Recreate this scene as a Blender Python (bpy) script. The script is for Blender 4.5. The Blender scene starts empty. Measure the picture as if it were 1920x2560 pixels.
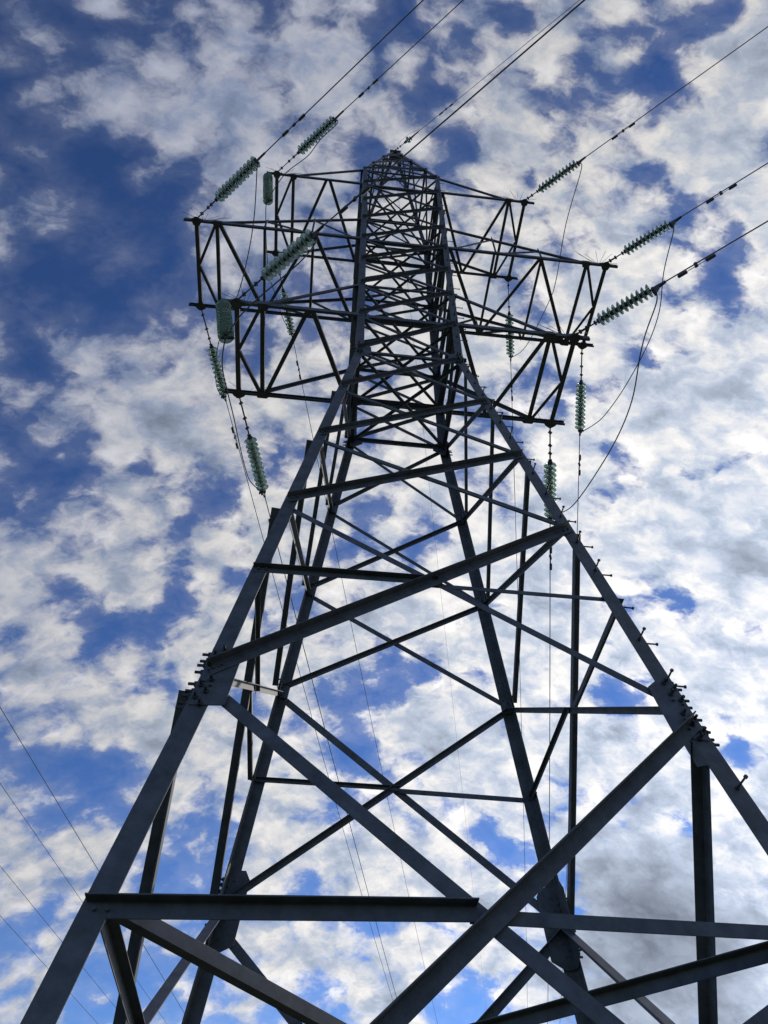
import bpy, bmesh, math, random
from mathutils import Vector, Matrix, Quaternion, Euler
random.seed(7)
SC = bpy.context.scene
COL = SC.collection

# ---------------------------------------------------------------- camera
cam_d = bpy.data.cameras.new('camera')
cam = bpy.data.objects.new('camera', cam_d)
COL.objects.link(cam)
cam.location = (-0.9687, -6.3378, 1.1134)
cam.rotation_mode = 'XYZ'
cam.rotation_euler = (2.4936, -0.005, -0.105)
cam_d.sensor_fit = 'VERTICAL'
cam_d.sensor_height = 36.0
cam_d.lens = 36.0 * 1800.28 / 2560.0
cam_d.clip_start = 0.05
cam_d.clip_end = 5000
SC.camera = cam
SC.render.resolution_x = 768
SC.render.resolution_y = 1024

# ---------------------------------------------------------------- exposure
SC.view_settings.view_transform = 'Standard'
SC.view_settings.look = 'None'
SC.view_settings.gamma = 1.0
SC.view_settings.exposure = EXPOSURE = 0.0

# ---------------------------------------------------------------- sun
SUN_AZ = math.radians(42); SUN_EL = math.radians(33)
SUN_DIR = Vector((math.cos(SUN_AZ)*math.cos(SUN_EL), math.sin(SUN_AZ)*math.cos(SUN_EL), math.sin(SUN_EL)))
sl = bpy.data.lights.new('sun', 'SUN'); sl.energy = 2.0; sl.angle = math.radians(0.6); sl.color = (1.0, 0.93, 0.82)
so = bpy.data.objects.new('sun', sl); COL.objects.link(so)
so.rotation_mode = 'QUATERNION'; so.rotation_quaternion = SUN_DIR.to_track_quat('Z', 'Y'); so.location = (0, 0, 60)

# ---------------------------------------------------------------- sky with a broken altocumulus layer
# every entry: centre of a thick or thin patch of the cloud layer on the sky (stereographic x, y), its radius and how much cloud it adds
PATCHES = [(-0.157, 0.17, 0.094, -0.55), (-0.2, 0.091, 0.064, -0.25), (-0.191, 0.307, 0.064, -0.2), (0.245, 0.244, 0.103, 0.35), (0.279, 0.413, 0.113, 0.3), (0.212, 0.047, 0.039, 0.2), (0.177, 0.514, 0.096, 0.2), (0.228, 0.126, 0.033, -0.3), (-0.196, 0.048, 0.043, -0.45), (-0.178, 0.071, 0.029, -0.2), (-0.21, 0.111, 0.038, -0.35), (-0.161, 0.108, 0.026, -0.7), (-0.136, 0.132, 0.026, -0.8), (-0.154, 0.158, 0.034, -0.9), (-0.191, 0.171, 0.031, -0.6), (-0.162, 0.199, 0.035, -0.7), (-0.126, 0.185, 0.024, -0.8), (-0.137, 0.168, 0.023, -0.9), (-0.207, 0.195, 0.031, -0.5), (-0.219, 0.23, 0.029, -0.5), (-0.183, 0.146, 0.022, -0.3), (-0.058, 0.041, 0.015, -0.5), (-0.051, 0.078, 0.016, -0.5), (-0.015, 0.03, 0.02, -0.7), (0.01, 0.02, 0.019, -0.6), (0.043, 0.042, 0.023, -0.6), (0.023, 0.058, 0.016, -0.4), (0.104, 0.054, 0.023, -0.5), (0.067, 0.023, 0.015, -0.3), (0.168, 0.01, 0.026, -0.8), (0.158, 0.026, 0.019, -0.6), (0.191, -0.002, 0.016, -0.7), (0.149, 0.058, 0.015, -0.5), (0.17, 0.091, 0.019, -0.6), (0.222, 0.105, 0.022, -0.8), (0.237, 0.11, 0.016, -0.8), (0.161, 0.045, 0.017, -0.5), (0.057, 0.074, 0.016, -0.5), (-0.005, 0.086, 0.019, -0.5), (0.096, 0.096, 0.014, -0.3), (0.072, 0.143, 0.021, -0.8), (0.092, 0.138, 0.018, -0.7), (0.143, 0.134, 0.015, -0.5), (-0.038, 0.173, 0.018, -0.7), (-0.068, 0.187, 0.022, -0.8), (-0.105, 0.166, 0.018, -0.5), (-0.108, 0.208, 0.015, -0.5), (-0.019, 0.174, 0.018, -0.6), (-0.067, 0.225, 0.022, -0.6), (-0.051, 0.217, 0.022, -0.6), (-0.234, 0.309, 0.019, -0.6), (-0.21, 0.32, 0.022, -0.7), (-0.141, 0.307, 0.017, -0.4), (-0.111, 0.338, 0.031, -0.9), (-0.09, 0.344, 0.021, -0.7), (-0.209, 0.371, 0.02, -0.5), (-0.207, 0.403, 0.023, -0.6), (-0.184, 0.425, 0.024, -0.6), (-0.126, 0.427, 0.028, -0.7), (-0.116, 0.409, 0.018, -0.5), (-0.071, 0.39, 0.022, -0.5), (-0.047, 0.429, 0.026, -0.6), (-0.033, 0.466, 0.022, -0.4), (-0.206, 0.551, 0.045, -0.9), (-0.168, 0.547, 0.043, -0.9), (-0.236, 0.526, 0.024, -0.5), (-0.117, 0.604, 0.029, -0.5), (-0.093, 0.626, 0.026, -0.6), (-0.092, 0.587, 0.026, -0.5), (0.023, 0.496, 0.03, -0.7), (0.048, 0.471, 0.03, -0.8), (0.037, 0.517, 0.027, -0.8), (0.061, 0.451, 0.026, -0.7), (0.041, 0.342, 0.025, -0.7), (0.023, 0.34, 0.022, -0.5), (-0.004, 0.361, 0.018, -0.4), (0.072, 0.356, 0.018, -0.4), (0.182, 0.26, 0.026, -0.7), (0.195, 0.292, 0.027, -0.8), (0.204, 0.273, 0.023, -0.7), (0.274, 0.359, 0.02, -0.5), (0.239, 0.443, 0.03, -0.8), (0.26, 0.459, 0.021, -0.6), (0.318, 0.456, 0.021, -0.6), (0.328, 0.471, 0.017, -0.6), (0.305, 0.53, 0.025, -0.7), (0.2, 0.191, 0.018, -0.5), (0.187, 0.213, 0.019, -0.4), (0.145, 0.23, 0.019, -0.4), (0.145, 0.181, 0.019, -0.4), (0.215, 0.167, 0.015, -0.3), (0.222, 0.369, 0.021, -0.3), (0.249, 0.399, 0.017, -0.4), (-0.137, 0.682, 0.053, -0.5), (-0.077, 0.722, 0.058, -0.8), (-0.009, 0.732, 0.047, -0.8), (-0.172, 0.701, 0.031, -0.4), (-0.225, 0.651, 0.027, -0.3), (0.01, 0.639, 0.022, -0.5), (0.033, 0.665, 0.022, -0.3), (0.127, 0.647, 0.026, -0.5), (0.08, 0.654, 0.022, -0.3), (0.174, 0.707, 0.033, -0.7), (0.126, 0.709, 0.026, -0.4), (0.191, 0.537, 0.019, -0.3), (0.171, 0.585, 0.026, -0.4), (0.211, 0.594, 0.022, -0.5), (0.232, 0.552, 0.022, -0.4), (0.268, 0.527, 0.018, -0.4), (0.188, 0.66, 0.033, -0.5), (0.13, 0.607, 0.019, -0.3), (0.076, 0.586, 0.023, -0.3), (-0.092, 0.058, 0.033, 0.5), (-0.122, 0.041, 0.017, 0.3), (-0.104, 0.093, 0.037, 0.7), (-0.07, 0.113, 0.031, 0.6), (-0.172, 0.075, 0.012, 0.45), (-0.033, 0.05, 0.023, 0.4), (0.012, 0.082, 0.024, 0.4), (-0.029, 0.11, 0.028, 0.6), (0.083, 0.076, 0.032, 0.4), (0.129, 0.086, 0.024, 0.4), (0.118, 0.131, 0.032, 0.4), (0.208, 0.036, 0.026, 0.8), (0.208, 0.065, 0.02, 0.6), (0.235, 0.081, 0.015, 0.5), (0.139, 0.04, 0.015, 0.2), (-0.14, 0.241, 0.038, 0.5), (-0.124, 0.283, 0.03, 0.5), (-0.159, 0.284, 0.026, 0.4), (-0.198, 0.224, 0.024, 0.4), (-0.221, 0.261, 0.027, 0.5), (-0.186, 0.258, 0.019, 0.3), (-0.151, 0.345, 0.034, 0.5), (-0.227, 0.363, 0.026, 0.4), (-0.177, 0.383, 0.031, 0.4), (-0.14, 0.394, 0.028, 0.4), (-0.229, 0.418, 0.023, 0.3), (-0.184, 0.475, 0.052, 0.7), (-0.223, 0.457, 0.037, 0.6), (-0.137, 0.506, 0.032, 0.5), (-0.085, 0.464, 0.022, 0.5), (-0.095, 0.394, 0.021, 0.4), (-0.046, 0.262, 0.04, 0.4), (-0.015, 0.312, 0.035, 0.4), (-0.047, 0.367, 0.025, 0.4), (-0.102, 0.249, 0.029, 0.4), (0.226, 0.231, 0.05, 0.8), (0.261, 0.191, 0.035, 0.6), (0.271, 0.282, 0.045, 0.7), (0.246, 0.324, 0.04, 0.6), (0.3, 0.334, 0.033, 0.5), (0.16, 0.155, 0.027, 0.4), (0.165, 0.33, 0.032, 0.5), (0.145, 0.427, 0.044, 0.5), (0.097, 0.491, 0.045, 0.6), (0.142, 0.539, 0.038, 0.6), (0.213, 0.505, 0.044, 0.6), (0.286, 0.503, 0.025, 0.5), (0.344, 0.538, 0.031, 0.8), (0.265, 0.601, 0.064, 1.0), (0.322, 0.617, 0.055, 1.0), (0.353, 0.639, 0.047, 0.9), (-0.002, 0.557, 0.034, 0.6), (-0.02, 0.612, 0.034, 0.6), (-0.052, 0.507, 0.022, 0.4), (-0.213, 0.612, 0.045, 0.5), (-0.18, 0.589, 0.021, 0.4), (-0.2, 0.71, 0.031, 0.5), (0.019, 0.69, 0.033, 0.5), (0.092, 0.62, 0.03, 0.5), (-0.039, 0.661, 0.03, 0.4), (0.212, 0.431, 0.025, 0.5), (0.177, 0.398, 0.029, 0.4), (0.067, 0.401, 0.03, 0.4)]
world = bpy.data.worlds.new('World'); SC.world = world; world.use_nodes = True
nt = world.node_tree; N = nt.nodes; Lk = nt.links
for n in list(N): N.remove(n)
def nd(t, **k):
    n = N.new(t)
    for a, b in k.items(): setattr(n, a, b)
    return n
def inp(sock, v):
    if isinstance(v, bpy.types.NodeSocket): Lk.new(v, sock)
    elif v is not None: sock.default_value = v
def mth(op, a, b=None, c=None, clamp=False):
    n = nd('ShaderNodeMath', operation=op); n.use_clamp = clamp
    inp(n.inputs[0], a); inp(n.inputs[1], b); inp(n.inputs[2], c)
    return n.outputs[0]
def vec(op, a, b=None, scale=None):
    n = nd('ShaderNodeVectorMath', operation=op)
    inp(n.inputs[0], a); inp(n.inputs[1], b)
    if scale is not None: inp(n.inputs['Scale'], scale)
    return n.outputs['Value'] if op in ('DISTANCE', 'DOT_PRODUCT', 'LENGTH') else n.outputs['Vector']
def rmap(v, a, b, c, d, smooth=True):
    n = nd('ShaderNodeMapRange', interpolation_type='SMOOTHSTEP' if smooth else 'LINEAR'); n.clamp = True
    inp(n.inputs['Value'], v)
    for k, x in zip(('From Min', 'From Max', 'To Min', 'To Max'), (a, b, c, d)): inp(n.inputs[k], x)
    return n.outputs['Result']
def noise(v, scale, detail, rough, dist=0.0, color=False, lac=2.0):
    n = nd('ShaderNodeTexNoise', noise_dimensions='3D')
    inp(n.inputs['Vector'], v); n.inputs['Scale'].default_value = scale; n.inputs['Detail'].default_value = detail
    n.inputs['Roughness'].default_value = rough; n.inputs['Distortion'].default_value = dist; n.inputs['Lacunarity'].default_value = lac
    return n.outputs['Color'] if color else n.outputs['Fac']
def mixc(f, a, b, blend='MIX'):
    n = nd('ShaderNodeMix', data_type='RGBA', blend_type=blend)
    inp(n.inputs[0], f); inp(n.inputs[6], a); inp(n.inputs[7], b)
    return n.outputs[2]
D = nd('ShaderNodeTexCoord').outputs['Generated']
sep = nd('ShaderNodeSeparateXYZ'); Lk.new(D, sep.inputs[0])
den = mth('ADD', mth('MAXIMUM', sep.outputs[2], -0.5), 1.0)
comb = nd('ShaderNodeCombineXYZ')
Lk.new(mth('DIVIDE', sep.outputs[0], den), comb.inputs[0]); Lk.new(mth('DIVIDE', sep.outputs[1], den), comb.inputs[1])
P = comb.outputs[0]
# the patches are pulled about by a turbulent field so that none keeps a round outline
cosS = vec('DOT_PRODUCT', D, tuple(SUN_DIR))
glow = rmap(cosS, -0.05, 1.0, 0.0, 1.0, smooth=False)
warp = vec('SCALE', vec('SUBTRACT', noise(P, 14.0, 5, 0.62, color=True), (0.5, 0.5, 0.5)), scale=0.07)
PW = vec('ADD', P, warp)
flat = nd('ShaderNodeVectorMath', operation='MULTIPLY'); Lk.new(PW, flat.inputs[0]); flat.inputs[1].default_value = (1, 1, 0)
PW = flat.outputs[0]
acc = None
for (x, y, r, a) in PATCHES:
    v = rmap(vec('DISTANCE', PW, (x, y, 0)), 0.0, r*1.25, a, 0.0)
    acc = v if acc is None else mth('ADD', acc, v)
ST = nd('ShaderNodeMapping'); Lk.new(P, ST.inputs['Vector']); ST.inputs['Rotation'].default_value = (0, 0, math.radians(35)); ST.inputs['Scale'].default_value = (0.80, 1.22, 1)
PS = ST.outputs[0]
P2 = vec('ADD', PS, vec('SCALE', vec('SUBTRACT', noise(PS, 30.0, 4, 0.6, color=True), (0.5, 0.5, 0.5)), scale=0.022))
n1 = noise(P2, 15.0, 9, 0.58)
n2 = noise(P2, 62.0, 6, 0.60)
vo = nd('ShaderNodeTexVoronoi', feature='SMOOTH_F1', voronoi_dimensions='2D'); Lk.new(P2, vo.inputs['Vector'])
vo.inputs['Scale'].default_value = 36.0; vo.inputs['Smoothness'].default_value = 0.6; vo.inputs['Randomness'].default_value = 1.0
puff = mth('SUBTRACT', 0.44, vo.outputs['Distance'])
cover = mth('ADD', mth('MULTIPLY', acc, 0.36), mth('ADD', mth('MULTIPLY', mth('SUBTRACT', n1, 0.5), 2.1), mth('MULTIPLY', mth('SUBTRACT', n2, 0.5), 0.85)))
cover = mth('ADD', mth('ADD', cover, mth('MULTIPLY_ADD', glow, 0.42, -0.17)), mth('MULTIPLY', puff, 0.46))
thick = rmap(cover, 0.08, 0.75, 0.0, 1.0)
# light scattered forward through the cloud: brighter the nearer to the sun
dens = rmap(cover, mth('MULTIPLY_ADD', glow, 0.16, -0.32), mth('MULTIPLY_ADD', glow, -0.34, 0.52), 0.0, 1.0)
dens = mth('MAXIMUM', dens, mth('MULTIPLY', rmap(mth('ADD', cover, mth('MULTIPLY', mth('SUBTRACT', mth('MULTIPLY', n1, 1.0), 0.5), 0.8)), -0.70, 0.30, 0.0, 1.0), 0.22))
bright = mth('ADD', mth('ADD', mth('MULTIPLY', mth('POWER', glow, 2.4), 0.68), 0.31), mth('MULTIPLY', mth('SUBTRACT', 1.0, sep.outputs[2]), 0.30))
mott = noise(P2, 38.0, 7, 0.62)
shade = mth('MULTIPLY', mth('MULTIPLY_ADD', puff, 0.55, rmap(mott, 0.30, 0.68, 0.66, 1.10)), mth('SUBTRACT', 1.0, mth('MULTIPLY', thick, 0.26)))
# the dense grey bank low on the sun's side
bank = rmap(vec('DISTANCE', PW, (0.270, 0.622, 0)), 0.0, 0.14, 0.42, 0.0)
shade = mth('MULTIPLY', shade, mth('SUBTRACT', 1.0, bank))
bank2 = rmap(vec('DISTANCE', PW, (0.312, 0.650, 0)), 0.0, 0.15, 0.30, 0.0)
shade = mth('MULTIPLY', shade, mth('SUBTRACT', 1.0, bank2))
cb = mth('MULTIPLY', bright, shade)
cc = mixc(rmap(bright, 0.30, 0.70, 0.0, 1.0), (0.88, 0.96, 1.24, 1), (1.03, 1.01, 0.99, 1))
cc = mixc(rmap(shade, 0.62, 1.02, 1.0, 0.0), cc, (0.80, 0.93, 1.16, 1), 'MULTIPLY')
cloud = vec('SCALE', cc, scale=cb)
sky = nd('ShaderNodeTexSky', sky_type='NISHITA')
sky.sun_disc = False; sky.sun_elevation = SUN_EL; sky.sun_rotation = math.pi/2 - SUN_AZ
sky.altitude = 200; sky.air_density = 1.0; sky.dust_density = 0.0; sky.ozone_density = 3.0
SKY_S = 0.10
gm = nd('ShaderNodeGamma'); Lk.new(vec('SCALE', sky.outputs[0], scale=SKY_S), gm.inputs[0]); gm.inputs[1].default_value = 1.42
skyc = vec('MULTIPLY', gm.outputs[0], (1.35/SKY_S, 1.50/SKY_S, 1.76/SKY_S))
# cloud radiance is given for a background strength of 1, so divide it by the strength
col = mixc(mth('MULTIPLY', dens, 0.97), skyc, vec('SCALE', cloud, scale=1.0/SKY_S))
bg = nd('ShaderNodeBackground'); Lk.new(col, bg.inputs[0]); bg.inputs[1].default_value = SKY_S
out = nd('ShaderNodeOutputWorld'); Lk.new(bg.outputs[0], out.inputs[0])
try:
    world.cycles.sampling_method = 'MANUAL'; world.cycles.sample_map_resolution = 512
except Exception: pass

# ---------------------------------------------------------------- materials
def material(name, base=(0.2,0.2,0.2), rough=0.6, metal=0.0, var=0.25, scale=6.0, bump=0.0, stain=0.0, tint=None):
    m = bpy.data.materials.new(name); m.use_nodes = True
    t = m.node_tree; b = t.nodes['Principled BSDF']
    tc = t.nodes.new('ShaderNodeTexCoord'); no = t.nodes.new('ShaderNodeTexNoise')
    no.inputs['Scale'].default_value = scale; no.inputs['Detail'].default_value = 6; no.inputs['Roughness'].default_value = 0.65
    t.links.new(tc.outputs['Object'], no.inputs['Vector'])
    mr = t.nodes.new('ShaderNodeMapRange'); mr.inputs['From Min'].default_value = 0.3; mr.inputs['From Max'].default_value = 0.7
    t.links.new(no.outputs['Fac'], mr.inputs['Value'])
    mx = t.nodes.new('ShaderNodeMix'); mx.data_type = 'RGBA'
    t.links.new(mr.outputs['Result'], mx.inputs[0])
    mx.inputs[6].default_value = tuple(c*(1-var) for c in base) + (1,)
    hi = tint or tuple(c*(1+var) for c in base)
    mx.inputs[7].default_value = tuple(hi) + (1,)
    # larger dull patches and brownish stains
    n3 = t.nodes.new('ShaderNodeTexNoise'); n3.inputs['Scale'].default_value = scale*0.35; n3.inputs['Detail'].default_value = 8; n3.inputs['Roughness'].default_value = 0.7
    t.links.new(tc.outputs['Object'], n3.inputs['Vector'])
    m3 = t.nodes.new('ShaderNodeMapRange'); m3.inputs['From Min'].default_value = 0.54; m3.inputs['From Max'].default_value = 0.66; m3.inputs['To Max'].default_value = stain
    t.links.new(n3.outputs['Fac'], m3.inputs['Value'])
    x3 = t.nodes.new('ShaderNodeMix'); x3.data_type = 'RGBA'; t.links.new(m3.outputs['Result'], x3.inputs[0]); t.links.new(mx.outputs[2], x3.inputs[6])
    x3.inputs[7].default_value = (base[0]*.95, base[1]*.72, base[2]*.5, 1)
    t.links.new(x3.outputs[2], b.inputs['Base Color'])
    b.inputs['Roughness'].default_value = rough; b.inputs['Metallic'].default_value = metal
    if bump:
        n2 = t.nodes.new('ShaderNodeTexNoise'); n2.inputs['Scale'].default_value = scale*12; n2.inputs['Detail'].default_value = 4
        t.links.new(tc.outputs['Object'], n2.inputs['Vector'])
        bp = t.nodes.new('ShaderNodeBump'); bp.inputs['Strength'].default_value = bump; bp.inputs['Distance'].default_value = 0.01
        t.links.new(n2.outputs['Fac'], bp.inputs['Height']); t.links.new(bp.outputs[0], b.inputs['Normal'])
    return m
M_STEEL = material('galvanised_steel', (0.080, 0.086, 0.098), 0.60, 0.15, 0.38, 7.0, 0.05, 0.5)
M_STEEL_D = material('weathered_brace_steel', (0.082, 0.089, 0.106), 0.64, 0.12, 0.38, 7.0, 0.05, 0.5)
M_IRON = material('forged_fittings', (0.075, 0.075, 0.08), 0.6, 0.4, 0.3, 20.0)
M_WIRE = material('stranded_aluminium', (0.075, 0.078, 0.085), 0.85, 0.1, 0.15, 30.0)
M_CONC = material('cast_concrete', (0.34, 0.33, 0.30), 0.9, 0.0, 0.2, 4.0, 0.5)
M_GRASS = material('meadow_grass', (0.048, 0.060, 0.028), 0.95, 0.0, 0.45, 0.8, 0.6)
M_SOIL = material('trodden_soil', (0.11, 0.085, 0.055), 0.95, 0.0, 0.35, 2.0, 0.6)
M_GLASS = bpy.data.materials.new('toughened_green_glass'); M_GLASS.use_nodes = True
_b = M_GLASS.node_tree.nodes['Principled BSDF']
_b.inputs['Base Color'].default_value = (0.58, 0.74, 0.67, 1); _b.inputs['Roughness'].default_value = 0.38; _b.inputs['Specular IOR Level'].default_value = 0.35
_b.inputs['Transmission Weight'].default_value = 0.72; _b.inputs['IOR'].default_value = 1.45

# ---------------------------------------------------------------- helpers
def link_mesh(name, bm, mat, parent=None, smooth=False):
    me = bpy.data.meshes.new(name)
    bmesh.ops.recalc_face_normals(bm, faces=bm.faces)
    if smooth:
        for f in bm.faces: f.smooth = True
    bm.to_mesh(me); bm.free()
    for m in (mat if isinstance(mat, (list, tuple)) else [mat]): me.materials.append(m)
    o = bpy.data.objects.new(name, me); COL.objects.link(o)
    if parent: o.parent = parent
    return o
def tag(o, label=None, cat=None, group=None, kind=None):
    for k, v in (('label', label), ('category', cat), ('group', group), ('kind', kind)):
        if v: o[k] = v
    return o
def empty(name, loc=(0,0,0)):
    o = bpy.data.objects.new(name, None); COL.objects.link(o); o.location = loc; o.empty_display_size = 0.3
    return o
def prism(bm, poly, org, ux, uy, axis, a0, a1):
    """extrude a 2-D polygon (ux, uy) along axis from a0 to a1"""
    lo = [bm.verts.new(org + ux*x + uy*y + axis*a0) for x, y in poly]
    hi = [bm.verts.new(org + ux*x + uy*y + axis*a1) for x, y in poly]
    n = len(poly)
    bm.faces.new(lo); bm.faces.new(hi)
    for i in range(n): bm.faces.new((lo[i], lo[(i+1) % n], hi[(i+1) % n], hi[i]))
def Lpoly(f, t, g=None):
    g = g or f
    r = t*0.6
    return [(0,0), (f-r*0.4,0), (f,r*0.4), (f,t-r*0.3), (f-r*0.3,t), (t+r,t), (t,t+r), (t,g-r*0.3), (t-r*0.3,g), (r*0.4,g), (0,g-r*0.4)]
def angle_bm(bm, p, q, f, nrm, out=1, layer=0.0, t=None, up=True, g=None):
    """rolled angle bar from p to q; one flange lies in the plane with normal nrm, the other stands out (out=1) or in (-1)"""
    p = Vector(p); q = Vector(q); t = t or max(0.006, f*0.1)
    a = (q - p).normalized(); n = Vector(nrm); n = (n - a*n.dot(a)).normalized()
    u = a.cross(n).normalized()
    if (u.z > 0 or (abs(u.z) < 1e-6 and u.x > 0)) == up: u = -u       # corner edge up when up is set
    org = p + n*layer - u*(f/2)
    prism(bm, Lpoly(f, t, g), org, u, n*out, a, 0, (q-p).length)
def cyl(bm, p, q, r, seg=8, r2=None):
    p = Vector(p); q = Vector(q); a = q - p; L = a.length; a.normalize()
    u = a.orthogonal().normalized(); v = a.cross(u); r2 = r if r2 is None else r2
    A = [bm.verts.new(p + (u*math.cos(2*math.pi*i/seg) + v*math.sin(2*math.pi*i/seg))*r) for i in range(seg)]
    B = [bm.verts.new(q + (u*math.cos(2*math.pi*i/seg) + v*math.sin(2*math.pi*i/seg))*r2) for i in range(seg)]
    bm.faces.new(A); bm.faces.new(B)
    for i in range(seg): bm.faces.new((A[i], A[(i+1) % seg], B[(i+1) % seg], B[i]))
def tube(bm, pts, r, seg=6):
    pts = [Vector(p) for p in pts]; rings = []; u = None
    for i, p in enumerate(pts):
        a = (pts[min(i+1, len(pts)-1)] - pts[max(i-1, 0)]).normalized()
        u = a.orthogonal().normalized() if u is None else (u - a*u.dot(a)).normalized()
        v = a.cross(u)
        rings.append([bm.verts.new(p + (u*math.cos(2*math.pi*k/seg) + v*math.sin(2*math.pi*k/seg))*r) for k in range(seg)])
    for A, B in zip(rings, rings[1:]):
        for k in range(seg): bm.faces.new((A[k], A[(k+1) % seg], B[(k+1) % seg], B[k]))
    bm.faces.new(rings[0]); bm.faces.new(rings[-1])
def box(bm, c, ux, uy, uz, sx, sy, sz):
    prism(bm, [(-sx/2,-sy/2), (sx/2,-sy/2), (sx/2,sy/2), (-sx/2,sy/2)], Vector(c), Vector(ux), Vector(uy), Vector(uz), -sz/2, sz/2)
def lathe(bm, prof, seg=20):
    rings = []
    for r, z in prof:
        rings.append([bm.verts.new((r*math.cos(2*math.pi*k/seg), r*math.sin(2*math.pi*k/seg), z)) for k in range(seg)])
    for A, B in zip(rings, rings[1:] + rings[:1]):
        for k in range(seg): bm.faces.new((A[k], A[(k+1) % seg], B[(k+1) % seg], B[k]))
def catmull(pts, n=8):
    pts = [Vector(p) for p in pts]; o = []
    for i in range(len(pts)-1):
        p0, p1, p2, p3 = pts[max(i-1,0)], pts[i], pts[i+1], pts[min(i+2, len(pts)-1)]
        for k in range(n):
            t = k/n
            o.append(0.5*((2*p1) + (p2-p0)*t + (2*p0-5*p1+4*p2-p3)*t*t + (3*p1-p0-3*p2+p3)*t**3))
    o.append(pts[-1]); return o

# ---------------------------------------------------------------- ground (below the view, lights the steel from underneath)
GZ = -0.45
bm = bmesh.new()
nn = 60
def gh(x, y):
    r = math.hypot(x, y)
    return GZ + (0.05*math.sin(x*0.9+1)*math.cos(y*0.7) + 0.03*math.sin(x*2.3)*math.sin(y*1.9+.5))*min(1, r/6) + 6*math.sin(x*0.004)*math.cos(y*0.005)*min(1, max(0, r-80)/400)
co = []
for i in range(nn+1):
    row = []
    for j in range(nn+1):
        s = (i/nn*2-1); t_ = (j/nn*2-1)
        x = math.copysign(abs(s)**3*2500 + abs(s)*20, s); y = math.copysign(abs(t_)**3*2500 + abs(t_)*20, t_)
        row.append(bm.verts.new((x, y, gh(x, y))))
    co.append(row)
for i in range(nn):
    for j in range(nn): bm.faces.new((co[i][j], co[i+1][j], co[i+1][j+1], co[i][j+1]))
g = link_mesh('ground', bm, M_GRASS, smooth=True); tag(g, 'rough green meadow under the pylon', 'ground', kind='structure')

# ---------------------------------------------------------------- transmission tower
W0, SLO, SUP, ZK = 0.9515, 0.1183, 0.0201, 12.9278
Z = dict(b=0.83, m45=2.9815, s4=4.7075, m34=6.1515, s3=7.4012, s2=9.1859, s1=11.0141, k=ZK,
         L=14.4761, tL=16.05, mM=17.5, M=19.0209, tM=20.60, mT=22.25, T=24.0533, tT=25.75)
ZTOP = 34.70
def W(z): return W0 + (SLO*(ZK - z) if z < ZK else SUP*(z - ZK)) + 0.020*max(0.0, 4.7075 - z)
tower = empty('transmission_tower', (0, 0, GZ))
tag(tower, 'tall grey lattice steel pylon with six crossarms seen from its foot', 'pylon')
T0 = Vector((0, 0, GZ))
def part(name, bm, mat=None, parent=None, smooth=False):
    """mesh built in world coordinates, hung under the tower (or one of its parts) without moving it"""
    off = T0 + (parent.location if parent and parent is not tower else Vector((0,0,0)))
    for v in bm.verts: v.co -= off
    return link_mesh(name, bm, mat or M_STEEL_D, parent or tower, smooth)
CORN = [(-1,-1), (1,-1), (1,1), (-1,1)]
legs = {}; BOLT = None
def leg_f(z): return 0.17 if z < Z['s4'] else (0.15 if z < ZK else 0.135)
for sx, sy in CORN:
    bm = bmesh.new()
    fu = .14 if sy < 0 else .16
    st = [(GZ-0.3, .158), (Z['s4']-.02, .158), (Z['s4'], .146), (ZK, .146), (ZK+.01, fu), (Z['tT'], fu)]
    rings = []
    for z, f in st:
        w = W(z); c = Vector((sx*w, sy*w, z)); t = f*0.085
        rings.append([bm.verts.new(c + Vector((-sx*x, -sy*y, 0))) for x, y in Lpoly(f, t)])
    for A, B in zip(rings, rings[1:]):
        for k in range(len(A)): bm.faces.new((A[k], A[(k+1) % len(A)], B[(k+1) % len(A)], B[k]))
    bm.faces.new(rings[0]); bm.faces.new(rings[-1])
    legs[sx, sy] = part('leg', bm, M_STEEL)
    # splice bolts through both flanges at the joints, heads outside, nuts inside
    for zc, n, dz in ((Z['s4'], 9, .062), (ZK, 6, .06)):
        for way in (0, 1):
            for i in range(n):
                z = zc + (i-(n-1)/2)*dz + (0.04 if i >= n/2 else -0.04)
                w = W(z); off = (.045 if i % 2 else .10) if way else (.05 + .015*(i % 2))
                if way: p = Vector((sx*(w-off), sy*w, z)); d = Vector((0, sy, 0))
                else: p = Vector((sx*w, sy*(w-off), z)); d = Vector((sx, 0, 0))
                if BOLT is None:
                    bm = bmesh.new(); lathe(bm, [(.0005,-.040), (.012,-.040), (.012,.006), (.022,.006), (.022,.032), (.012,.032), (.012,.078), (.0005,.078)], 6)
                    BOLT = link_mesh('bolt', bm, M_IRON); o = BOLT
                else:
                    o = BOLT.copy(); COL.objects.link(o)
                o.parent = legs[sx, sy]; o.location = p - T0
                o.rotation_mode = 'QUATERNION'; o.rotation_quaternion = d.to_track_quat('Z', 'Y')
    # concrete footing
    bm = bmesh.new()
    w = W(GZ)
    prism(bm, [(-.35,-.35), (.35,-.35), (.35,.35), (-.35,.35)], Vector((sx*w, sy*w, GZ)), Vector((1,0,0)), Vector((0,1,0)), Vector((0,0,1)), -.4, .28)
    bmesh.ops.bevel(bm, geom=bm.edges[:], offset=.03, segments=2, affect='EDGES')
    part('footing', bm, M_CONC)
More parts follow.
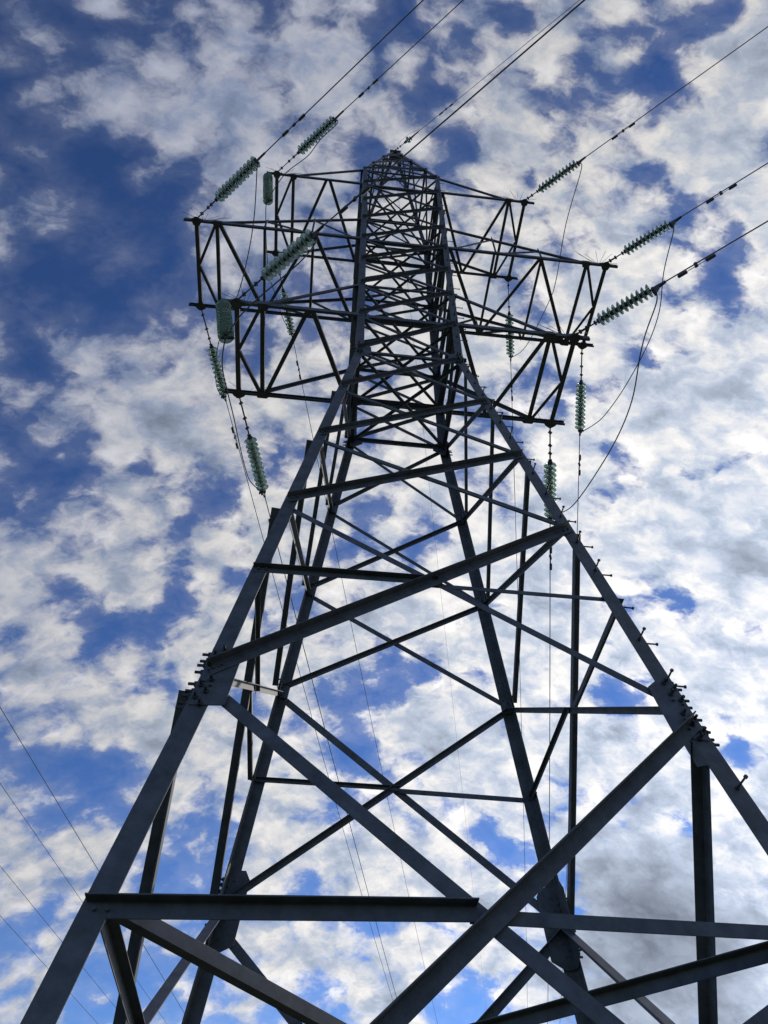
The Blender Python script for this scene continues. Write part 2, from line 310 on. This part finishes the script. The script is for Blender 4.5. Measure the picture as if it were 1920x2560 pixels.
# faces: (corner a, corner b, outward normal)
FACES = [((-1,-1), (1,-1), (0,-1,0)), ((1,-1), (1,1), (1,0,0)), ((1,1), (-1,1), (0,1,0)), ((-1,1), (-1,-1), (-1,0,0))]
def node(c, z, face, inset=0.06):
    """point on the leg at corner c, moved inset towards the middle of the face"""
    a, b, n = face; o = b if c == a else a
    w = W(z); p = Vector((c[0]*w, c[1]*w, z)); q = Vector((o[0]*w, o[1]*w, z))
    return p + (q-p).normalized()*inset
jit = 0
def brace(name, fc, ca, za, cb, zb, f, out, layer, up=True, inset=.05, g=None):
    global jit
    jit = (jit + 1) % 7
    bm = bmesh.new()
    p = node(ca, za, fc, inset); q = node(cb, zb, fc, inset)
    angle_bm(bm, p, q, f, fc[2], out, layer + (jit*0.0004 if layer > 0 else -jit*0.0004), up=up, g=g)
    d = (q-p).normalized()                                            # a bolt at either end
    n = Vector(fc[2])
    for e, s in ((p, 1), (q, -1)):
        for k in (0.04, 0.11):
            c = e + d*s*k
            cyl(bm, c + n*(layer+out*0.03), c + n*(layer-out*0.02), .011, 6)
    return part(name, bm)
# lower, flared body: crossed diagonals with the levels shared by all four faces
LEV = ['b', 's4', 's3', 's2', 's1', 'k']
SZ_UP = [.103, .096, .080, .068, .062]; SZ_DN = [.100, .066, .062, .058, .054]
for fi, fc in enumerate(FACES):
    a, b, n = fc
    for i in range(5):
        z0, z1 = Z[LEV[i]], Z[LEV[i+1]]
        drop = .14 if i == 0 else .05
        if fi == 1:
            brace('diagonal_brace', fc, b, z0+.05, a, z1-drop, SZ_UP[i]*(1.0 if i == 0 else .92), -1 if i == 0 else 1, 0.050 if i == 0 else 0.012)
            brace('diagonal_brace', fc, a, z0+.05, b, z1-.05, SZ_DN[i], -1, -0.014)
        else:
            brace('diagonal_brace', fc, a, z0+(-.16 if i == 0 else .05), b, z1-drop, SZ_UP[i], 1, 0.016)
            brace('diagonal_brace', fc, b, z0+.05, a, z1-.05, SZ_DN[i], -1, -0.014)
    for lv, s, s2 in (('m45', .095, .080), ('m34', .066, .048)):
        # in two halves: the first bolted outside the leg, the second inside it
        w = W(Z[lv]); z = Z[lv]
        A_ = Vector((a[0]*w, a[1]*w, z)); B_ = Vector((b[0]*w, b[1]*w, z)); e = (B_-A_).normalized(); mid = (A_+B_)/2
        dn = Vector((0, 0, -.088 if lv == 'm45' else -.02))
        for p, q, f, o_, ly in ((A_ + dn + e*.015, mid + e*(-.01 if lv == 'm45' else .0), s, 1, .004), (mid - e*.05, B_ - e*.03, s2, -1, -.030)):
            bm = bmesh.new(); angle_bm(bm, p, q, f, n, o_, ly); nv = Vector(n)
            for pp in ((p + e*.05, p + e*.12) if o_ > 0 else (q - e*.05, q - e*.12)):
                cyl(bm, pp + nv*(ly+.03), pp - nv*.02, .011, 6)
            part('horizontal_brace', bm)
    for lv, s in (('k', .07), ('L', .115), ('tL', .06), ('M', .115), ('tM', .06), ('T', .10), ('tT', .06)):
        brace('horizontal_brace', fc, a, Z[lv], b, Z[lv], s, -1, -0.024)
# horizontal diaphragm under the first level
for ca, cb, za, zb, up_ in (((-1,-1), (1,1), Z['m45']-.045, Z['m45']-.42, 1), ((1,-1), (-1,1), Z['m45']+.06, Z['m45']+.05, -1)):
    bm = bmesh.new(); w = W(Z['m45'])-.03
    angle_bm(bm, (ca[0]*w, ca[1]*w, za), (cb[0]*w, cb[1]*w, zb), .085, (0,0,1), up_, 0)
    part('diaphragm_brace', bm)
# upper, nearly straight body
UP = ['k', 'L', 'tL', 'mM', 'M', 'tM', 'mT', 'T', 'tT']
for fc in FACES:
    a, b, n = fc
    for z0, z1 in zip(UP, UP[1:]):
        brace('lattice_brace', fc, a, Z[z0]+.04, b, Z[z1]-.04, .068, 1, 0.004)
        brace('lattice_brace', fc, b, Z[z0]+.04, a, Z[z1]-.04, .058, -1, -0.013)
# plan bracing inside the shaft
for lv in ('k', 'L', 'tL', 'M', 'tM', 'T', 'tT'):
    w = W(Z[lv]) - .05
    for ca, cb, dz, u_ in (((-1,-1), (1,1), -.03, 1), ((1,-1), (-1,1), -.045, -1)):
        bm = bmesh.new(); angle_bm(bm, (ca[0]*w, ca[1]*w, Z[lv]+dz), (cb[0]*w, cb[1]*w, Z[lv]+dz), .052, (0,0,1), u_, 0)
        part('diaphragm_brace', bm)
# gusset plates
def gusset(fc, c, z, poly, layer, t=.010):
    """plate in a face; poly in (distance from the corner inwards, height)"""
    a, b, n = fc; o = b if c == a else a
    slope = -SLO if z < ZK - .01 else SUP
    bm = bmesh.new(); n = Vector(n)
    w = W(z); org = Vector((c[0]*w, c[1]*w, z)); ux = Vector(((o[0]-c[0])/2, (o[1]-c[1])/2, 0))
    ax = Vector((c[0]*slope, c[1]*slope, 1.0))
    prism(bm, poly, org, ux, ax, n, layer, layer+t)
    for (x, y) in ((.05,.06), (.05,-.06), (.11,.1), (.11,-.1)):
        if x < max(p[0] for p in poly)-.02:
            q = org + ux*x + ax*y; cyl(bm, q + n*(layer+t+.022), q + n*(layer-.02), .012, 6)
    return part('gusset_plate', bm, M_STEEL_D)
for fc in FACES:
    for c in fc[:2]:
        near = fc[2][1] < 0
        gusset(fc, c, Z['s4'], [(.003,.32), (.15,.32), (.25,.24), (.27,-.28), (.02,-.30)] if near else [(.003,.40), (.20,.40), (.27,.30), (.27,-.34), (.12,-.42), (.02,-.40)], -0.030 if not near else 0.003)
        gusset(fc, c, ZK, [(.0,.20), (.12,.22), (.26,.12), (.27,-.10), (.10,-.24), (.0,-.24)], -0.038 if not near else 0.003)
        for lv in ('L', 'M', 'T'):
            gusset(fc, c, Z[lv], [(.0,.13), (.10,.15), (.24,.06), (.24,-.06), (.10,-.15), (.0,-.13)], -0.036)
        for lv in ('s1', 's2', 's3', 'tL', 'tM'):
            gusset(fc, c, Z[lv], [(.0,.09), (.13,.10), (.15,-.10), (.0,-.09)], -0.036, .008)
# step bolts on one leg, alternating between its two flanges
bm0 = bmesh.new(); cyl(bm0, (0,0,-.01), (0,0,.145), .0085, 6); cyl(bm0, (0,0,.14), (0,0,.153), .016, 6); cyl(bm0, (0,0,.004), (0,0,.018), .017, 6)
sb = link_mesh('step_bolt', bm0, M_IRON, legs[1,-1])
zz = 0.9; first = True
while zz < 25.5:
    if not (Z['s4']-.30 < zz < Z['s4']+.30 or abs(zz-ZK) < .2):
        for (nx, ny, dz) in ((1,0,0.0), (0,-1,-.035)):
            if random.random() < .14: continue
            z = zz + dz; w = W(z)
            o = sb if first else sb.copy()
            if not first: COL.objects.link(o); o.parent = legs[1,-1]
            first = False
            if nx: o.location = Vector((w, -w+.07, z)) - T0
            else: o.location = Vector((w-.06, -w, z)) - T0
            o.rotation_mode = 'QUATERNION'; o.rotation_quaternion = Vector((nx, ny, random.uniform(-.04,.04))).to_track_quat('Z', 'Y')
    zz += 0.52 if zz < 16 else .8
# peak: four legs leaning to the earth wire bracket
WT = W(Z['tT']); RT = .15
def pk(c, t): r = WT*(1-t) + RT*t; return Vector((c[0]*r, c[1]*r, Z['tT']*(1-t) + ZTOP*t))
peak_bm = bmesh.new()
box(peak_bm, (0, 0, ZTOP+.02), (1,0,0), (0,1,0), (0,0,1), .46, .38, .02)
for s in (-1, 1):
    box(peak_bm, (0, s*.18, ZTOP+.10), (1,0,0), (0,1,0), (0,0,1), .46, .014, .15)
    box(peak_bm, (s*.16, 0, ZTOP+.09), (1,0,0), (0,1,0), (0,0,1), .014, .34, .12)
box(peak_bm, (0, 0, ZTOP-.12), (1,0,0), (0,1,0), (0,0,1), .34, .34, .02)
cyl(peak_bm, (0,-.25,ZTOP+.02), (0,.25,ZTOP+.02), .02, 8)
peak = part('peak', peak_bm, M_STEEL_D)
for c in CORN:
    bm = bmesh.new(); p, q = pk(c, 0), pk(c, .985)
    a = (q-p).normalized(); ux = Vector((-c[0],0,0)); uy = Vector((0,-c[1],0))
    prism(bm, Lpoly(.10, .009), p, ux, uy, a, 0, (q-p).length)
    part('peak_leg', bm, M_STEEL, peak)
TL = [0, .25, .60, .88]
for fc in FACES:
    a, b, n = fc; nv = Vector(n)
    for i in range(1, 4):
        bm = bmesh.new(); angle_bm(bm, pk(a, TL[i]), pk(b, TL[i]), .07, n, -1, -.012 - .0007*i); part('peak_brace', bm, None, peak)
    for i in range(3):
        bm = bmesh.new(); angle_bm(bm, pk(a, TL[i]+.01), pk(b, TL[i+1]-.01), .052, n, 1, .003+.0005*i); part('peak_brace', bm, None, peak)
        bm = bmesh.new(); angle_bm(bm, pk(b, TL[i]+.01), pk(a, TL[i+1]-.01), .052, n, -1, -.012-.0005*i); part('peak_brace', bm, None, peak)

# crossarms
ARM = {'T': 3.7089, 'M': 5.0, 'L': 3.2861}; EXT = .304; N2 = .488
TIE = {'T': 'tT', 'M': 'tM', 'L': 'tL'}
def tip(a, sx, sy): return Vector((sx*ARM[a], sy*W(Z[a]), Z[a]))
def crossarm(a, sx):
    z = Z[a]; w = W(z); zt = Z[TIE[a]]; wt = W(zt); L = ARM[a]
    def cp(x, sy): return Vector((sx*x, sy*w, z))                      # point on a chord
    arm = empty('crossarm', (0, 0, z) ); arm.location = Vector((sx*w, 0, z)) - T0; arm.parent = tower
    for sy in (-1, 1):
        bm = bmesh.new()
        # bottom chord: channel running out past the last node
        p, q = cp(w-.1, sy), cp(L+EXT, sy); ax = Vector((sx,0,0)); inw = Vector((0,-sy,0)); up = Vector((0,0,1))
        t = .009
        prism(bm, [(-.060,0), (.060,0), (.060,.05), (.060-t,.05), (.060-t,t), (-.060+t,t), (-.060+t,.05), (-.060,.05)], p, up, inw, ax, 0, (q-p).length)
        for dx in (.06, .15): cyl(bm, q - ax*dx - inw*.012, q - ax*dx + inw*.02, .016, 8)
        part('chord', bm, M_STEEL_D, arm)
    def sub(name, p, q, f, n, out, layer, up=True):
        b = bmesh.new(); angle_bm(b, p, q, f, n, out, layer, up=up); return part(name, b, None, arm)
    # chord end plates in the vertical face and under the chord
    for sy in (-1, 1):
        b = bmesh.new(); ax = Vector((sx,0,0)); o = cp(L, sy)
        prism(b, [(-.15,.04), (-.07,.075), (.07,.075), (.13,.04), (.13,-.04), (.05,-.085), (-.05,-.085), (-.15,-.04)], o, ax, Vector((0,0,1)), Vector((0,sy,0)), .003, .013)
        prism(b, [(-.14,.0), (-.07,.12), (.07,.12), (.12,.0), (.10,-.03), (.03,-.085), (-.03,-.085), (-.12,-.03)], o - Vector((0,0,.065)), ax, Vector((0,-sy,0)), Vector((0,0,-1)), .0, .010)
        for dx in (-.09,.08): cyl(b, o + ax*dx - Vector((0,0,.03)), o + ax*dx - Vector((0,0,.085)), .011, 6)
        part('gusset_plate', b, None, arm); b = bmesh.new()
        o = cp(L-N2, sy)
        prism(b, [(-.13,.04), (-.07,.075), (.06,.085), (.11,.04), (.11,-.04), (.04,-.07), (-.05,-.07), (-.13,-.04)], o, ax, Vector((0,0,1)), Vector((0,sy,0)), .003, .013)
        prism(b, [(-.13,.0), (-.08,.11), (.07,.11), (.11,.0), (.09,-.03), (-.09,-.03)], o - Vector((0,0,.065)), ax, Vector((0,-sy,0)), Vector((0,0,-1)), .0, .010)
        for dx in (-.09,.08): cyl(b, o + ax*dx - Vector((0,0,.03)), o + ax*dx - Vector((0,0,.085)), .011, 6)
        part('gusset_plate', b, None, arm)
        # ties in the vertical faces
        sub('tie', cp(L-N2+.02, sy) + Vector((0,0,.03)), Vector((sx*(wt-.04), sy*wt, zt)), .07, (0,sy,0), -1, -.014)
        if a == 'M':
            def tp(fr):                                                 # on the tie / on the chord at the same fraction
                p, q = cp(L-N2, sy), Vector((sx*wt, sy*wt, zt)); r = p.lerp(q, fr)
                return r
            xa = lambda fr: cp((L-N2)*(1-fr) + w*fr, sy)
            for fr, fr2 in ((.33, .66), (.66, .97)):
                sub('hanger', tp(fr), xa(fr), .05, (0,sy,0), 1, .006)
                sub('hanger', tp(fr), xa(fr2), .045, (0,sy,0), -1, -.024)
    # bottom face lattice
    hz = (0,0,-1); dzl = .063
    def bot(x1, s1, x2, s2, f=.086, k=0):
        p = cp(x1, s1) - Vector((0, s1*.03, 0)); q = cp(x2, s2) - Vector((0, s2*.03, 0))
        return sub('lattice_bar', p, q, f, hz, -1, dzl + .0008*k)
    x2 = L-N2
    mid = cp(L, 0); mid.y = 0
    bot(L, -1, L, 1, .094, 0); bot(x2, -1, x2, 1, .086, 1)
    d = -1 if sx < 0 else 1                                             # the lattice is mirrored from side to side
    for s_, k in ((-1, 2), (1, 3)):
        sub('lattice_bar', cp(x2, s_) + Vector((sx*.04, -s_*.06, 0)), mid + Vector((-sx*.03, s_*.03, 0)), .066, hz, -1, dzl + .0008*k)
    if a == 'M':
        x3 = x2*(1-.33) + w*.33; x4 = x2*(1-.67) + w*.67
        bot(x3, -1, x3, 1, .064, 4); bot(x4, -1, x4, 1, .064, 5)
        if sx < 0: bot(x2-.06, -1, x3, 1, .084, 6); bot(x3, 1, x4+.04, -1, .076, 7); bot(x4-.04, -1, w+.05, 1, .084, 8)
        else: bot(x2-.06, 1, x3, -1, .084, 6); bot(x3-.04, -1, x4, 1, .076, 7); bot(x4, 1, w+.05, -1, .084, 8)
    else:
        x3 = (x2 + w)/2
        if sx < 0: bot(x2-.06, 1, x3+.05, -1, .084, 4); bot(x3-.05, -1, w+.05, 1, .084, 5)
        else: bot(x2-.06, -1, x3, 1, .084, 4); bot(x3, 1, w+.05, -1, .084, 5)
    # wire spikes against birds above the strings
    for sy in (-1, 1):
        b = bmesh.new(); o = cp(L - .12, sy) + Vector((0, 0, .05))
        for k in range(7):
            an = math.radians(-66 + k*22 + random.uniform(-5,5)); ln = random.uniform(.42,.52)
            dvec = Vector((sx*math.sin(an)*.95, sy*random.uniform(-.1,.35), math.cos(an)*.75 + .12)).normalized()
            s0 = o + Vector((sx*(-.2 + k*.045), 0, 0)); e = s0 + dvec*ln
            cyl(b, s0, e, .0045, 5); cyl(b, e, e + Vector((0,0,-.03)), .004, 4)
        part('bird_spikes', b, M_IRON, arm)
    return arm
for a in 'TML':
    for sx in (-1, 1):
        crossarm(a, sx)

# ---------------------------------------------------------------- insulator strings
bm = bmesh.new()
lathe(bm, [(.030,.035), (.055,.032), (.095,.020), (.128,-.004), (.142,-.030), (.140,-.040), (.132,-.040), (.122,-.018), (.112,-.016), (.108,-.042), (.102,-.042), (.096,-.012), (.084,-.010), (.080,-.040), (.074,-.040), (.068,-.008), (.040,-.006), (.030,-.030)], 24)
DISC = link_mesh('glass_disc', bm, M_GLASS, smooth=True)
bm = bmesh.new()
lathe(bm, [(.001,.090), (.036,.088), (.054,.072), (.060,.030), (.052,.016), (.001,.014)], 14)
cyl(bm, (0,0,.02), (0,0,-.06), .014, 8)
CAP = link_mesh('metal_cap', bm, M_IRON, DISC)
proto_used = False
def basis(d, roll_down=True):
    z = Vector(d).normalized(); dn = Vector((0,0,-1))
    if abs(z.dot(dn)) > .97: dn = Vector((0,-1,0))
    x = (dn - z*dn.dot(z)).normalized(); y = z.cross(x)
    return Matrix((x, y, z)).transposed().to_quaternion()
def insulator(p, d, s0, s1, s2, label, n=11, kind='strain', scale=1.0):
    """string along d from p: fittings to s0, n glass discs to s1, clamp to s2 (local +Z away from the arm, +X down)"""
    global proto_used
    root = empty('insulator_string', p); root.rotation_mode = 'QUATERNION'; root.rotation_quaternion = basis(d)
    tag(root, label, 'insulator', 'glass insulator strings on the pylon')
    # fittings
    b = bmesh.new()
    tube(b, [(-.03,0,.0), (-.03,0,.05), (0,0,.09), (.03,0,.05), (.03,0,.0)], .012, 6)
    cyl(b, (-.045,0,0), (.045,0,0), .014, 6)
    Lf = s0 - .06
    if Lf > .55:
        c1, c2 = .20, Lf - .16
        tube(b, [(0,0,.07), (0,0,c1)], .016, 6)
        for s in (-1, 1): cyl(b, (s*.028,0,c1), (s*.028,0,c2), .010, 6)
        for zc in (c1, (c1+c2)*.5 + .06, c2):
            box(b, (0,0,zc), (1,0,0), (0,1,0), (0,0,1), .10, .05, .035); cyl(b, (0,-.045,zc), (0,.045,zc), .014, 6)
        cyl(b, (0,0,c2), (0,0,s0), .018, 6); cyl(b, (0,-.04,s0-.05), (0,.04,s0-.05), .02, 6)
    elif kind == 'strain':
        cyl(b, (0,0,.07), (0,0,s0), .016, 6)
        for zc in (.12, .26, s0-.06): cyl(b, (0,-.045,zc), (0,.045,zc), .022, 6)
        for s in (-1, 1): cyl(b, (s*.026,0,.12), (s*.026,0,.26), .012, 6)
    else:
        cyl(b, (0,0,.05), (0,0,s0), .014, 6); cyl(b, (0,-.035,s0*.7), (0,.035,s0*.7), .018, 6)
    link_mesh('fittings', b, M_IRON, root)
    step = (s1 - s0)/n
    for i in range(n):
        if not proto_used:
            o = DISC; c = CAP; proto_used = True
        else:
            o = DISC.copy(); COL.objects.link(o); c = CAP.copy(); COL.objects.link(c)
        o.parent = root; c.parent = o
        # shed opens away from the arm: local -Z of the disc points along the string
        o.rotation_mode = 'XYZ'; o.rotation_euler = (math.pi, 0, random.uniform(0, 6)); o.location = (0, 0, s0 + step*(i+.5))
        o.scale = (scale, scale, step/.127)
    b = bmesh.new()
    if kind == 'strain':
        cyl(b, (0,0,s1-.02), (0,0,s1+.04), .02, 6)
        Lc = s2 - s1
        # bolted tension clamp: body tapering to the wire, lug with U-bolts hanging below it
        prism(b, [(-.03,0.02), (.035,0.0), (.17,-.01+Lc*.12), (.19,Lc*.30), (.06,Lc*.62), (.02,Lc+.02), (-.015,Lc+.02)], Vector((0,-.022,s1)), Vector((1,0,0)), Vector((0,0,1)), Vector((0,1,0)), 0, .044)
        for k in range(3):
            cyl(b, (.06+.042*k,-.055,s1+Lc*.16), (.06+.042*k,.055,s1+Lc*.16), .011, 6)
            cyl(b, (.06+.042*k,-.060,s1+Lc*.16-.02), (.06+.042*k,-.060,s1+Lc*.16+.02), .016, 6)
            cyl(b, (.06+.042*k,.060,s1+Lc*.16-.02), (.06+.042*k,.060,s1+Lc*.16+.02), .016, 6)
        cyl(b, (.01,0,s1+Lc*.6), (0,0,s2+.08), .020, 8, .012)
    else:
        cyl(b, (0,0,s1-.02), (0,0,s1+.06), .018, 6)
        prism(b, [(-.11,.04), (-.05,.02), (.05,.02), (.11,.04), (.12,.07), (-.12,.07)], Vector((0,-.02,s1)), Vector((0,1,0)), Vector((0,0,1)), Vector((1,0,0)), -.02, .02)
        cyl(b, (-.0,-.03,s1+.03), (0,.03,s1+.1), .02, 6)
    link_mesh('tension_clamp' if kind == 'strain' else 'suspension_clamp', b, M_IRON, root)
    return root

AZN, SN, CN = -0.800395, -0.16363, 0.0003
AZF, SF, CF = 1.33955, -0.070213, 0.000775
AZW = {('T',-1): -.78908, ('M',-1): -.79271, ('L',-1): -.80600, ('T',1): -.78816, ('M',1): -.78641, ('L',1): -.79617}
def nearp(P0, s):
    k = ('T' if P0.z > 21 else 'M' if P0.z > 16 else 'L', 1 if P0.x > 0 else -1); az = AZW[k]
    return P0 + Vector((math.cos(az)*s, math.sin(az)*s, SN*s + CN*s*s))
def farp(P0, s): return P0 + Vector((math.cos(AZF)*s, math.sin(AZF)*s, SF*s + CF*s*s))
NEAR = {('T',-1): (.92,2.29,2.61,3.54), ('M',-1): (.76,2.12,2.35,3.30), ('L',-1): (.76,2.04,2.26,3.03), ('T',1): (.50,1.73,1.98,3.13), ('M',1): (.50,1.60,1.87,2.79), ('L',1): (.50,1.57,1.81,2.38)}
FAR = {('T',-1): (1.15,2.53,2.69,3.84), ('M',-1): (1.05,2.43,2.61,3.73), ('L',-1): (1.0,2.3,2.5,3.40), ('T',1): (1.12,2.52,2.76,3.87), ('M',1): (1.03,2.42,2.64,3.58), ('L',1): (.93,2.33,2.5,3.51)}
HN = {'T': 'top', 'M': 'long middle', 'L': 'lowest'}
HS = {-1: 'left', 1: 'right'}
def damper(p, d, label, down=(0,0,-1)):
    """Stockbridge damper clamped under a wire"""
    root = empty('vibration_damper', p); root.rotation_mode = 'QUATERNION'; root.rotation_quaternion = basis(d)
    tag(root, label, 'damper', 'vibration dampers on the wires')
    b = bmesh.new(); box(b, (.045,0,0), (1,0,0), (0,1,0), (0,0,1), .12, .045, .06); cyl(b, (0,-.03,0), (0,.03,0), .016, 6)
    link_mesh('clamp', b, M_IRON, root)
    b = bmesh.new(); tube(b, [(.095,0,-.24), (.085,0,-.1), (.09,0,0), (.085,0,.1), (.095,0,.24)], .007, 6); link_mesh('messenger_cable', b, M_IRON, root)
    for s in (-1, 1):
        b = bmesh.new(); cyl(b, (.095,0,s*.17), (.095,0,s*.33), .034, 10); cyl(b, (.095,0,s*.33), (.095,0,s*.345), .034, 10, .02); link_mesh('weight', b, M_IRON, root)
WR = .0125
for (a, sx), (s0, s1, s2, sd) in NEAR.items():
    P0 = tip(a, sx, -1) + Vector((0, -.02, .0)); q = nearp(P0, s2)
    insulator(P0, q - P0, s0, s1, (q-P0).length, f'green glass insulator string pulling up-right off the front of the {HN[a]} {HS[sx]} crossarm')
    b = bmesh.new(); pts = [nearp(P0, s2 + .02)] + [nearp(P0, s2 + k*k*.08 + k*1.0) for k in range(1, 34)]
    tube(b, pts, WR, 6); o = link_mesh('power_line', b, M_WIRE, smooth=True)
    tag(o, f'thick wire rising up-right from the front of the {HN[a]} {HS[sx]} crossarm', 'cable', 'wires leading over the viewer')
    damper(nearp(P0, sd), nearp(P0, sd+.1)-nearp(P0, sd), f'two-weight damper on the near wire of the {HN[a]} {HS[sx]} crossarm')
for (a, sx), (s0, s1, s2, sd) in FAR.items():
    P0 = tip(a, sx, 1) + Vector((0, .02, -.02)); q = farp(P0, s2)
    insulator(P0, q - P0, s0, s1, (q-P0).length, f'green glass insulator string trailing below the rear corner of the {HN[a]} {HS[sx]} crossarm')
    b = bmesh.new(); pts = [farp(P0, s2 + .02)] + [farp(P0, s2 + k*1.5 + k*k*.06) for k in range(1, 40)]
    tube(b, pts, WR*.9, 6); o = link_mesh('power_line', b, M_WIRE, smooth=True)
    tag(o, f'thin wire dropping down the picture from the rear corner of the {HN[a]} {HS[sx]} crossarm', 'cable', 'wires leading away behind the pylon')
    damper(farp(P0, sd), farp(P0, sd+.1)-farp(P0, sd), f'small damper on the far wire below the rear corner of the {HN[a]} {HS[sx]} crossarm')
# strings that hold the jumper loops off the left arms
for a, d in (('T', (.25,.40)), ('L', (.40,-.05))):
    P0 = Vector((-(ARM[a]+EXT-.04), -W(Z[a]), Z[a]-.05)); dz = -math.sqrt(1.9**2 - d[0]**2 - d[1]**2)
    v = Vector((d[0], d[1], dz))
    insulator(P0, v, .22, 1.72, 1.85, f'fat foreshortened green insulator string hanging from the front tip of the {HN[a]} left crossarm', kind='hang', n=12)
JUMP = {('T',1): [(5.05,-2.28,23.60),(4.85,-.92,23.04),(4.91,.66,22.81),(4.87,1.45,22.9),(4.68,3.2,23.6)],
 ('M',1): [(6.23,-2.1,18.62),(6.15,-1.29,18.2),(6.24,-.43,17.9),(6.18,.47,17.79),(6.04,1.66,17.94),(5.95,2.75,18.4),(5.8,3.25,18.66)],
 ('L',1): [(4.47,-1.96,14.03),(4.36,-1.48,13.78),(4.32,-1.08,13.59),(4.35,-.29,13.34),(4.27,.55,13.25),(4.14,1.65,13.43),(4.08,2.6,13.82),(3.97,3.05,14.1)],
 ('M',-1): [(-3.49,-2.44,18.48),(-3.5,-1.55,18.11),(-3.61,-.73,17.86),(-3.83,.15,17.75),(-4.18,1.01,17.81),(-4.37,1.55,17.92),(-4.49,2.15,18.12),(-4.58,2.85,18.45),(-4.58,3.3,18.72)],
 ('T',-1): [(-2.01,-2.75,23.45),(-2.43,-2.36,23.11),(-2.72,-1.99,22.79),(-3.23,-1.6,22.53),(-3.51,-1.25,22.37),(-3.67,-.97,22.26),(-3.78,-.74,22.2),(-3.79,.45,22.42),(-3.73,1.45,22.72),(-3.58,2.09,22.98),(-3.38,3.04,23.45)],
 ('L',-1): [(-1.81,-2.40,13.98),(-2.01,-2.18,13.62),(-2.41,-1.87,13.23),(-2.65,-1.68,13.03),(-2.95,-1.4,12.81),(-3.1,-1.17,12.67),(-3.19,-.98,12.6),(-3.25,-.50,12.66),(-3.2,.0,12.76),(-3.12,.7,12.95),(-3.08,1.5,13.28),(-3.04,2.25,13.64),(-2.98,2.85,13.98)]}
for (a, sx), pts in JUMP.items():
    s0, s1, s2, sd = NEAR[a, sx]; P0 = tip(a, sx, -1); f0 = tip(a, sx, 1); q2 = FAR[a, sx][2]
    st = nearp(P0, s1 + (s2-s1)*.2) + Vector((0,0,-.12)); en = farp(f0, q2-.12) + Vector((0,0,-.10))
    b = bmesh.new(); tube(b, catmull([st] + pts + [en], 6), WR*.95, 6)
    o = link_mesh('jumper_cable', b, M_WIRE, smooth=True)
    tag(o, f'slack jumper loop joining front and rear strings of the {HN[a]} {HS[sx]} crossarm', 'cable', 'jumper loops')
# earth wire at the peak
EP = Vector((0, -.2, ZTOP+.02))
AZE = -.77186
def earn(s): return Vector((0,-.2,ZTOP+.05)) + Vector((math.cos(AZE)*s, math.sin(AZE)*s, (SN-.001)*s + CN*s*s))
b = bmesh.new(); tube(b, [earn(1.25 + k*1.0 + k*k*.08) for k in range(0, 34)], .0105, 5)
tag(link_mesh('earth_wire', b, M_WIRE, smooth=True), 'thinnest wire leaving the peak toward the top edge beside a thicker wire', 'cable')
insulator(earn(.0), earn(1)-earn(0), .55, .75, 1.2, 'tiny single-disc insulator on the earth wire just above the peak', n=1)
b = bmesh.new(); tube(b, catmull([earn(.1), earn(.35)+Vector((-.1,0,.5)), earn(.9)+Vector((-.1,0,.55)), earn(1.25)+Vector((0,0,.2)), earn(1.2)], 8), .006, 5)
tag(link_mesh('bonding_wire', b, M_WIRE, smooth=True), 'hair-thin looped bonding wire arching over the earth wire insulator at the peak', 'cable')
damper(earn(2.6), earn(2.7)-earn(2.6), 'small damper on the thin earth wire above the peak')
def earf(s): return Vector((0,.2,ZTOP+.05)) + Vector((math.cos(AZF)*s, math.sin(AZF)*s, SF*s + CF*s*s))
b = bmesh.new(); tube(b, [earf(k*1.6 + k*k*.08) for k in range(0, 40)], .0065, 5)
tag(link_mesh('earth_wire', b, M_WIRE, smooth=True), 'hair-thin wire dropping from the peak down behind the pylon body', 'cable')
# another line passing on the left, far off
for (x0, y0, x1, y1, z, lab) in ((-10.1,11.5,-8.6,20.5,14,'faint thin wire crossing the far left sky, highest of four'), (-14.0,22.2,-9.2,48.7,18,'thin distant wire at left edge, second from the top of four'),
        (-15.5,29.1,-12.2,46.1,18,'thin distant wire at lower left, third from the top of four'), (-16.6,34.4,-13.6,49.3,18,'lowest of four thin distant wires at the lower left')):
    dx, dy = x1-x0, y1-y0; b = bmesh.new()
    tube(b, [(x0 + dx*t, y0 + dy*t, z) for t in [-2 + .25*k for k in range(40)]], .0115, 5)
    tag(link_mesh('distant_wire', b, M_WIRE, smooth=True), lab, 'cable', 'wires of another line far off at the left')
